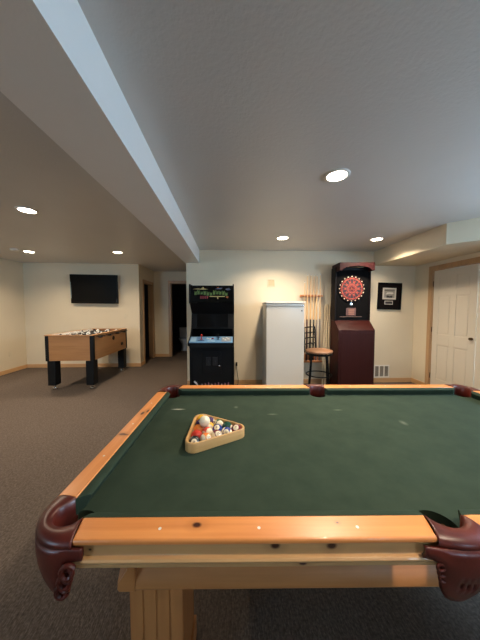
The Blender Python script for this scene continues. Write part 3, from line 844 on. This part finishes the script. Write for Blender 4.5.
def ring(r0, r1, n, cols, y, off=0):
    for k in range(n):
        a0 = 2*PI*(k+off)/n; a1 = 2*PI*(k+1+off)/n; st = 3; poly = []
        for i in range(st+1): a = a0+(a1-a0)*i/st; poly.append((bcx+r1*math.sin(a), bcz+r1*math.cos(a)))
        for i in range(st+1): a = a1+(a0-a1)*i/st; poly.append((bcx+r0*math.sin(a), bcz+r0*math.cos(a)))
        b.mat(cols[k % len(cols)]).prism(poly, y-.006, y, 'y')
yb = by-.008
b.mat(0).lathe([(.235, yb), (.235, yb-.012), (.225, yb-.016), (.001, yb-.016)], (bcx, 0, bcz), 40, 'y')
yb -= .016
ring(.165, .186, 20, [1, 2], yb, .5); ring(.115, .165, 20, [1, 3], yb, .5); ring(.095, .115, 20, [2, 3], yb, .5)
ring(.030, .095, 20, [3, 1], yb, .5); ring(.012, .030, 1, [2], yb); ring(.0005, .012, 1, [3], yb)
for k in range(20):      # spider caps that give the star-like look
    a = 2*PI*k/20
    c2 = (bcx+.212*math.sin(a), bcz+.212*math.cos(a)); b.mat(4).lathe([(.011, yb), (.011, yb-.003)], (c2[0], 0, c2[1]), 10, 'y')
    a = 2*PI*(k+.5)/20
    b.mat(1).prism([(bcx+.184*math.sin(a-.11), bcz+.184*math.cos(a-.11)), (bcx+.205*math.sin(a), bcz+.205*math.cos(a)), (bcx+.184*math.sin(a+.11), bcz+.184*math.cos(a+.11))], yb-.006, yb, 'y')
for k in range(10):
    a = 2*PI*(k+.5)/10
    b.mat(3).lathe([(.017, yb-.006), (.017, yb-.008)], (bcx+.150*math.sin(a), 0, bcz+.150*math.cos(a)), 12, 'y')
    b.mat(2).lathe([(.012, yb-.006), (.012, yb-.008)], (bcx+.070*math.sin(a), 0, bcz+.070*math.cos(a)), 10, 'y')
b.build('dartboard', DMATS, DM, smooth=30)
MB().lathe([(.028, by-.008), (.024, by-.016), (.002, by-.018)], (bcx, 0, 1.485), 20, 'y').build('emblem', M['chrome'], DM)
dp = MB().box(bcx-.085, bcx+.085, by-.016, by-.008, 1.285, 1.42).build('display', mat('display_brown', srgb(96, 58, 44), .4), DM, bevel=.003)
b = MB()
for i in range(3): b.box(bcx-.045, bcx+.055, by-.019, by-.016, 1.30+.036*i, 1.322+.036*i)
b.build('readout', mat('display_tan', srgb(150, 100, 74), .5), dp)
MB().box(bcx-.19, bcx+.19, by-.018, by-.008, 1.262, 1.272).build('trim_bar', mat('bar_brown', srgb(110, 84, 66), .4), DM)

# ------------------------------------------------------------------ wall things on the right
FR = thing('picture_frame', 'square black framed photo with small plaque on wall by white door', 'picture', (3.005, YR, 1.640), 0)
FR.rotation_euler = (0, R(1.5), 0)
fwid, fh = .225, .25
b = MB()
b.box(-fwid, fwid, -.03, -.0, fh-.03, fh).box(-fwid, fwid, -.03, 0, -fh, -fh+.03).box(-fwid, -fwid+.03, -.03, 0, -fh+.03, fh-.03).box(fwid-.03, fwid, -.03, 0, -fh+.03, fh-.03)
b.build('frame', M['matte'], FR, bevel=.003)
MB().box(-fwid+.03, fwid-.03, -.014, -.002, -fh+.03, fh-.03).build('mat_board', mat('mat_black', srgb(20, 14, 14), .85, spec=.1), FR)
b = MB(); b.mat(0).box(-.135, .125, -.017, -.014, -.06, .155)
b.mat(1).box(-.105, .095, -.0185, -.017, -.03, .125)
b.mat(2).prism([(-.105, .10), (.095, .115), (.095, .125), (-.105, .125)], -.0195, -.0185, 'y').prism([(-.06, -.03), (.05, -.03), (.055, .005), (.03, .012), (0, 0), (-.03, .014), (-.06, .01)], -.0195, -.0185, 'y')
b.mat(0).prism([(-.08, .03), (-.02, .045), (.05, .038), (.08, .06), (.05, .075), (-.05, .07)], -.0195, -.0185, 'y')
b.build('photograph', [mat('photo_white', srgb(198, 190, 178), .4), mat('photo_grey', srgb(140, 134, 124), .4), mat('photo_dark', srgb(50, 44, 42), .4)], FR, smooth=0)
b = MB(); b.mat(0).box(-.09, .07, -.017, -.014, -.155, -.085); b.mat(1).box(-.078, .058, -.0185, -.017, -.143, -.097)
b.build('plaque', [mat('plaque_white', srgb(198, 190, 178), .4), mat('plaque_dark', srgb(44, 38, 40), .4)], FR, smooth=0)

M['lou'] = mat('louver_shade', srgb(150, 141, 127), .5)  # white louvers greyed, the shade of their tilt put into the colour
VR = thing('wall_register', 'white metal floor level air vent on wall beside dart machine', 'air vent', (2.90, YR, .215), 0)
b = MB(); w_, h_ = .15, .12
b.box(-w_, w_, -.012, 0, h_-.022, h_).box(-w_, w_, -.012, 0, -h_, -h_+.022)
for xx in (-w_, -.058, .036, w_-.022): b.box(xx, xx+.022, -.012, 0, -h_+.022, h_-.022)
b.build('frame', M['white'], VR, bevel=.002)
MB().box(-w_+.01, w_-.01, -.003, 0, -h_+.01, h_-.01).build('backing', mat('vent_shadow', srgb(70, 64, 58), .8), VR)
for i in range(13):
    z = -h_+.026+i*.0158
    b = MB(); b.prism([(-.010, z), (-.003, z+.007), (-.003, z+.009), (-.010, z+.002)], -w_+.02, w_-.02, 'x'); b.build('louver', M['lou'], VR, smooth=0)

WP = thing('wall_plate', 'small square cream plate on wall above the freezer', 'wall plate', (.772, YR, 1.878), 0)
b = MB(); q = .070
b.box(-q, q, -.012, 0, q-.014, q).box(-q, q, -.012, 0, -q, -q+.014).box(-q, -q+.014, -.012, 0, -q+.014, q-.014).box(q-.014, q, -.012, 0, -q+.014, q-.014)
b.build('frame', M['cream'], WP, bevel=.003)
MB().box(-q+.012, q-.012, -.003, 0, -q+.012, q-.012).build('insert', mat('plate_beige', srgb(196, 178, 142), .6), WP)

outlet('cream light switch on wall right of the television', (-2.486, YL, 1.228), 0, 'switch')
outlet('cream outlet low on the left wall near the corner', (XL, 5.45, .41), 90)

# ------------------------------------------------------------------ television
TV = thing('television', 'black flat screen television mounted on the left back wall', 'television', (-3.135, YL-.10, 1.857), 0)
TV.rotation_euler = (R(3.5), R(.8), 0)
tw, th = .535, .335
MB().box(-tw, tw, -.02, .03, -th, th).build('casing', M['blackgloss'], TV, bevel=.008, seg=3)
MB().box(-tw+.04, tw-.04, -.023, -.019, -th+.055, th-.035).build('screen', mat('tv_screen', srgb(5, 5, 6), .2, spec=.2), TV)
MB().box(-.2, .2, .03, .07, -.15, .15).box(-.08, .08, .07, .0968, -.04, .04).build('wall_bracket', M['blackmetal'], TV)
MB().box(-tw+.006, -tw+.020, -.0225, -.019, -.22, .16).build('bezel_strip', mat('tv_silver', srgb(128, 146, 150), .4), TV)  # pale strip down the left edge of the bezel
MB().box(tw-.030, tw-.016, -.0225, -.019, -.30, -.22).build('control_strip', mat('tv_grey', srgb(80, 82, 84), .3, .6), TV)

# ------------------------------------------------------------------ foosball table
FT = thing('foosball_table', 'wood grain foosball table with black legs in front of the television', 'foosball table', (-2.725, 4.87, 0), 0)
M['fwood'] = wood('foosball_laminate', srgb(156, 106, 62), srgb(178, 128, 80), 'x', .4)
M['fwoody'] = wood('foosball_laminate_side', srgb(156, 106, 62), srgb(178, 128, 80), 'y', .4)
fx, fy = .395, .675; z0, z1 = .515, .945
MB().box(-fx, fx, -fy, -fy+.025, z0, z1).build('end_panel', M['fwood'], FT, bevel=.003)
MB().box(-fx, fx, fy-.025, fy, z0, z1).build('end_panel', M['fwood'], FT, bevel=.003)
for s in (-1, 1):
    a, c = sorted((s*fx, s*(fx-.025)))
    sp = MB().box(a, c, -fy+.025, fy-.025, z0, z1).build('side_panel', M['fwoody'], FT, bevel=.003)
    if s > 0:
        MB().lathe([(.042, fx), (.042, fx+.008), (.032, fx+.010), (.030, fx+.003), (.002, fx+.002)], (0, .05, .82), 20, 'x').build('ball_cup', M['black'], sp)
        MB().box(fx, fx+.01, .38, .47, .62, .68).build('ball_return', M['blackmetal'], sp, bevel=.003)
    a, c = sorted((s*(fx+.012), s*(fx-.045)))
    MB().box(a, c, -fy-.012, fy+.012, z1, z1+.014).build('top_rim', M['fwoody'], FT, bevel=.003)
    a, c = sorted((s*(fx-.045), s*(fx-.045-.02)))
    MB().box(a, c, -fy+.03, fy-.03, .80, z1+.010).build('sideboard', M['white'], FT, bevel=.003)
for s in (-1, 1):
    a, c = sorted((s*(fy+.012), s*(fy-.05)))
    MB().box(-fx+.045, fx-.045, a, c, z1, z1+.012).build('end_rim', M['fwood'], FT, bevel=.003)
MB().box(-fx+.025, fx-.025, -fy+.025, fy-.025, z0, z0+.012).build('floor_panel', M['black'], FT)
MB().box(-fx+.025, fx-.025, -fy+.025, fy-.025, .80, .812).build('playfield', mat('playfield_white', srgb(206, 204, 196), .4), FT)
for sx in (-1, 1):
    for sy in (-1, 1):
        b = MB(); a, c = sorted((sx*(fx+.004), sx*(fx-.055))); d, e = sorted((sy*(fy+.004), sy*(fy-.05)))
        b.box(a, c, d, e, z0-.005, z1-.002)
        b.build('corner_post', M['black'], FT, bevel=.003)
        lg = MB(); a, c = sorted((sx*(fx-.010), sx*(fx-.140))); d, e = sorted((sy*(fy-.01), sy*(fy-.15)))
        lg.box(a, c, d, e, .085, z0-.005)
        lo = lg.build('leg', M['black'], FT, bevel=.006)
        px, py = sx*(fx-.08), sy*(fy-.08)
        MB().lathe([(.014, .085), (.014, .045), (.036, .036), (.042, .010), (.036, 0)], (px, py, 0), 18).build('leveler', M['chrome'], lo, smooth=50)
M['rodsteel'] = mat('rod_dark_steel', srgb(70, 68, 66), .3, .8)
men = [mat('men_black', srgb(20, 20, 22), .35), mat('men_white', srgb(222, 220, 212), .35)]
for k in range(8):
    y = -.56+.16*k; t = k % 2
    n = (3, 2, 3, 5, 5, 3, 2, 3)[k]
    rd = MB().cyl((0, y, .915), .008, -fx-.07, fx+.07, 10, 'x').build('rod', M['rodsteel'], FT, smooth=60)
    s = 1 if k % 2 == 0 else -1
    a, c = sorted((s*(fx+.035), s*(fx+.105)))
    MB().lathe([(.012, a), (.016, a+.02), (.015, c-.015), (.011, c)], (0, y, .915), 14, 'x').build('handle', M['black'], rd, smooth=50)
    th_ = random.uniform(-1.2, 1.2)
    for j in range(n):
        xx = (j-(n-1)/2)*(.60/max(n, 2))
        b = MB(); b.T = Matrix.Translation((xx, y, .915)) @ Matrix.Rotation(th_, 4, 'X')
        b.prism([(-.014, -.075), (.014, -.075), (.017, -.02), (.020, .012), (.012, .024), (-.012, .024), (-.020, .012), (-.017, -.02)], -.012, .012, 'y')
        b.lathe([(.006, .022), (.015, .032), (.017, .045), (.012, .058), (.002, .062)], (0, 0, 0), 12)
        b.build('player', men[t], rd, smooth=50)

# ------------------------------------------------------------------ dim toilet in the dark room past the hall
TO = thing('toilet', 'faint bluish white toilet in the dark room past the hall', 'toilet', (-1.50, 8.05, 0), 0)
M['china'] = mat('white_china', srgb(200, 208, 220), .2)
MB().lathe([(.10, 0), (.105, .02), (.085, .10), (.09, .22), (.15, .34), (.18, .39), (.165, .40), (.12, .36), (.03, .30)], (0, 0, 0), 24).build('bowl', M['china'], TO, smooth=50)
MB().box(-.19, .19, .17, .36, .38, .72).build('tank', M['china'], TO, bevel=.02, seg=3)
MB().box(-.20, .20, .16, .37, .72, .755).build('tank_lid', M['china'], TO, bevel=.01)
MB().lathe([(.12, .40), (.185, .40), (.188, .415), (.12, .418)], (0, 0, 0), 24, cap=False).build('seat', M['china'], TO, smooth=50)
MB().box(-.10, .10, .05, .22, .10, .38).build('base', M['china'], TO, bevel=.02)

# ------------------------------------------------------------------ ceiling fixtures and light
WARM = (1.0, .82, .62)
M['lens'] = mat('lamp_lens', (1, .95, .85, 1), .4, emit=(1, .86, .66, 1), estr=28)
M['fixture'] = mat('fixture_white', srgb(232, 226, 216), .45)
def downlight(x, y, label, power):
    t = thing('recessed_light', label, 'ceiling light', (x, y, CZ), 0, 'recessed ceiling lights')
    MB().lathe([(.098, 0), (.098, -.004), (.090, -.009), (.076, -.009), (.074, -.004)], (0, 0, 0), 36, cap=False).build('trim_ring', M['fixture'], t, smooth=40)
    MB().lathe([(.075, -.002), (.075, -.006), (.001, -.007)], (0, 0, 0), 36, cap=False).build('lens', M['lens'], t, smooth=40)
    ld = bpy.data.lights.new('downlight_lamp', 'AREA'); ld.shape = 'DISK'; ld.size = .14; ld.energy = power; ld.color = WARM; ld.spread = R(138)
    lo = bpy.data.objects.new('downlight_lamp', ld); COL.objects.link(lo); lo.parent = t; lo.location = (0, 0, -.010)
PW = 28
downlight(.852, 1.911, 'round recessed ceiling light above the pool table, largest and nearest', PW)
downlight(.80, 3.60, 'round recessed ceiling light above the freezer', PW)
downlight(2.24, 3.60, 'round recessed ceiling light by the soffit, in front of dart machine', PW)
downlight(-2.152, 2.718, 'round recessed ceiling light left of the beam, nearest on that side', PW*.72)
downlight(-3.704, 4.681, 'round recessed ceiling light beside the smoke detector', PW*.72)
downlight(-2.083, 4.647, 'round recessed ceiling light nearest the hall', PW*.72)
downlight(-3.75, 2.72, 'round recessed ceiling light left of the beam, nearest the left wall and outside the view', PW*.72)
downlight(.85, .17, 'round recessed ceiling light directly above the camera, outside the view', PW*.6)

SD = thing('smoke_detector', 'flat white smoke detector on ceiling beside the far left light', 'smoke detector', (-3.80, 4.50, CZ), 0)
MB().lathe([(.070, 0), (.070, -.008), (.062, -.024), (.040, -.030), (.001, -.031)], (0, 0, 0), 28, cap=False).build('housing', M['white'], SD, smooth=40)
MB().lathe([(.010, -.029), (.009, -.033)], (.03, 0, 0), 12).build('test_button', M['white'], SD)

# daylight through the rear window (open sky), with a portal in the opening
w = bpy.data.worlds.new('daylight'); SC.world = w; w.use_nodes = True
bg = w.node_tree.nodes['Background']; bg.inputs['Color'].default_value = (.46, .70, .96, 1); bg.inputs['Strength'].default_value = 37
def portal(sx, sy, loc, rot):
    pl = bpy.data.lights.new('window_portal', 'AREA'); pl.shape = 'RECTANGLE'; pl.size = sx; pl.size_y = sy
    pl.cycles.is_portal = True
    po = bpy.data.objects.new('window_portal', pl); COL.objects.link(po); po.location = loc; po.rotation_euler = rot
portal(W1-W0, WZ1-WZ0, ((W0+W1)/2, YB-.02, (WZ0+WZ1)/2), (R(90), 0, 0))
portal(U1-U0, UZ1-UZ0, ((U0+U1)/2, YB-.02, (UZ0+UZ1)/2), (R(90), 0, 0))
portal(VZ1-VZ0, V1-V0, (XR+.02, (V0+V1)/2, (VZ0+VZ1)/2), (0, R(90), 0))
# dim bluish fill lamp added inside the room past the hall, no window there
al = bpy.data.lights.new('far_room_fill', 'AREA'); al.shape = 'RECTANGLE'; al.size = .5; al.size_y = .6; al.energy = .5; al.color = (.55, .7, 1)
ao = bpy.data.objects.new('far_room_fill', al); COL.objects.link(ao); ao.location = (-.36, 8.3, 1.5); ao.rotation_euler = (0, R(90), 0)

# ------------------------------------------------------------------ camera and look
cam = bpy.data.cameras.new('camera'); co_ = bpy.data.objects.new('camera', cam); COL.objects.link(co_)
cam.sensor_fit = 'HORIZONTAL'; cam.sensor_width = 36; cam.lens = 18; cam.clip_start = .02
co_.location = (0, 0, 1.42); co_.rotation_euler = (R(90-2.87), 0, R(-2.6))
SC.camera = co_
SC.view_settings.view_transform = 'Standard'; SC.view_settings.look = 'None'
SC.view_settings.gamma = 1; SC.view_settings.use_curve_mapping = False
SC.view_settings.exposure = 0.0
SC.cycles.use_denoising = True
SC.cycles.max_bounces = 8; SC.cycles.diffuse_bounces = 5; SC.cycles.sample_clamp_indirect = 6
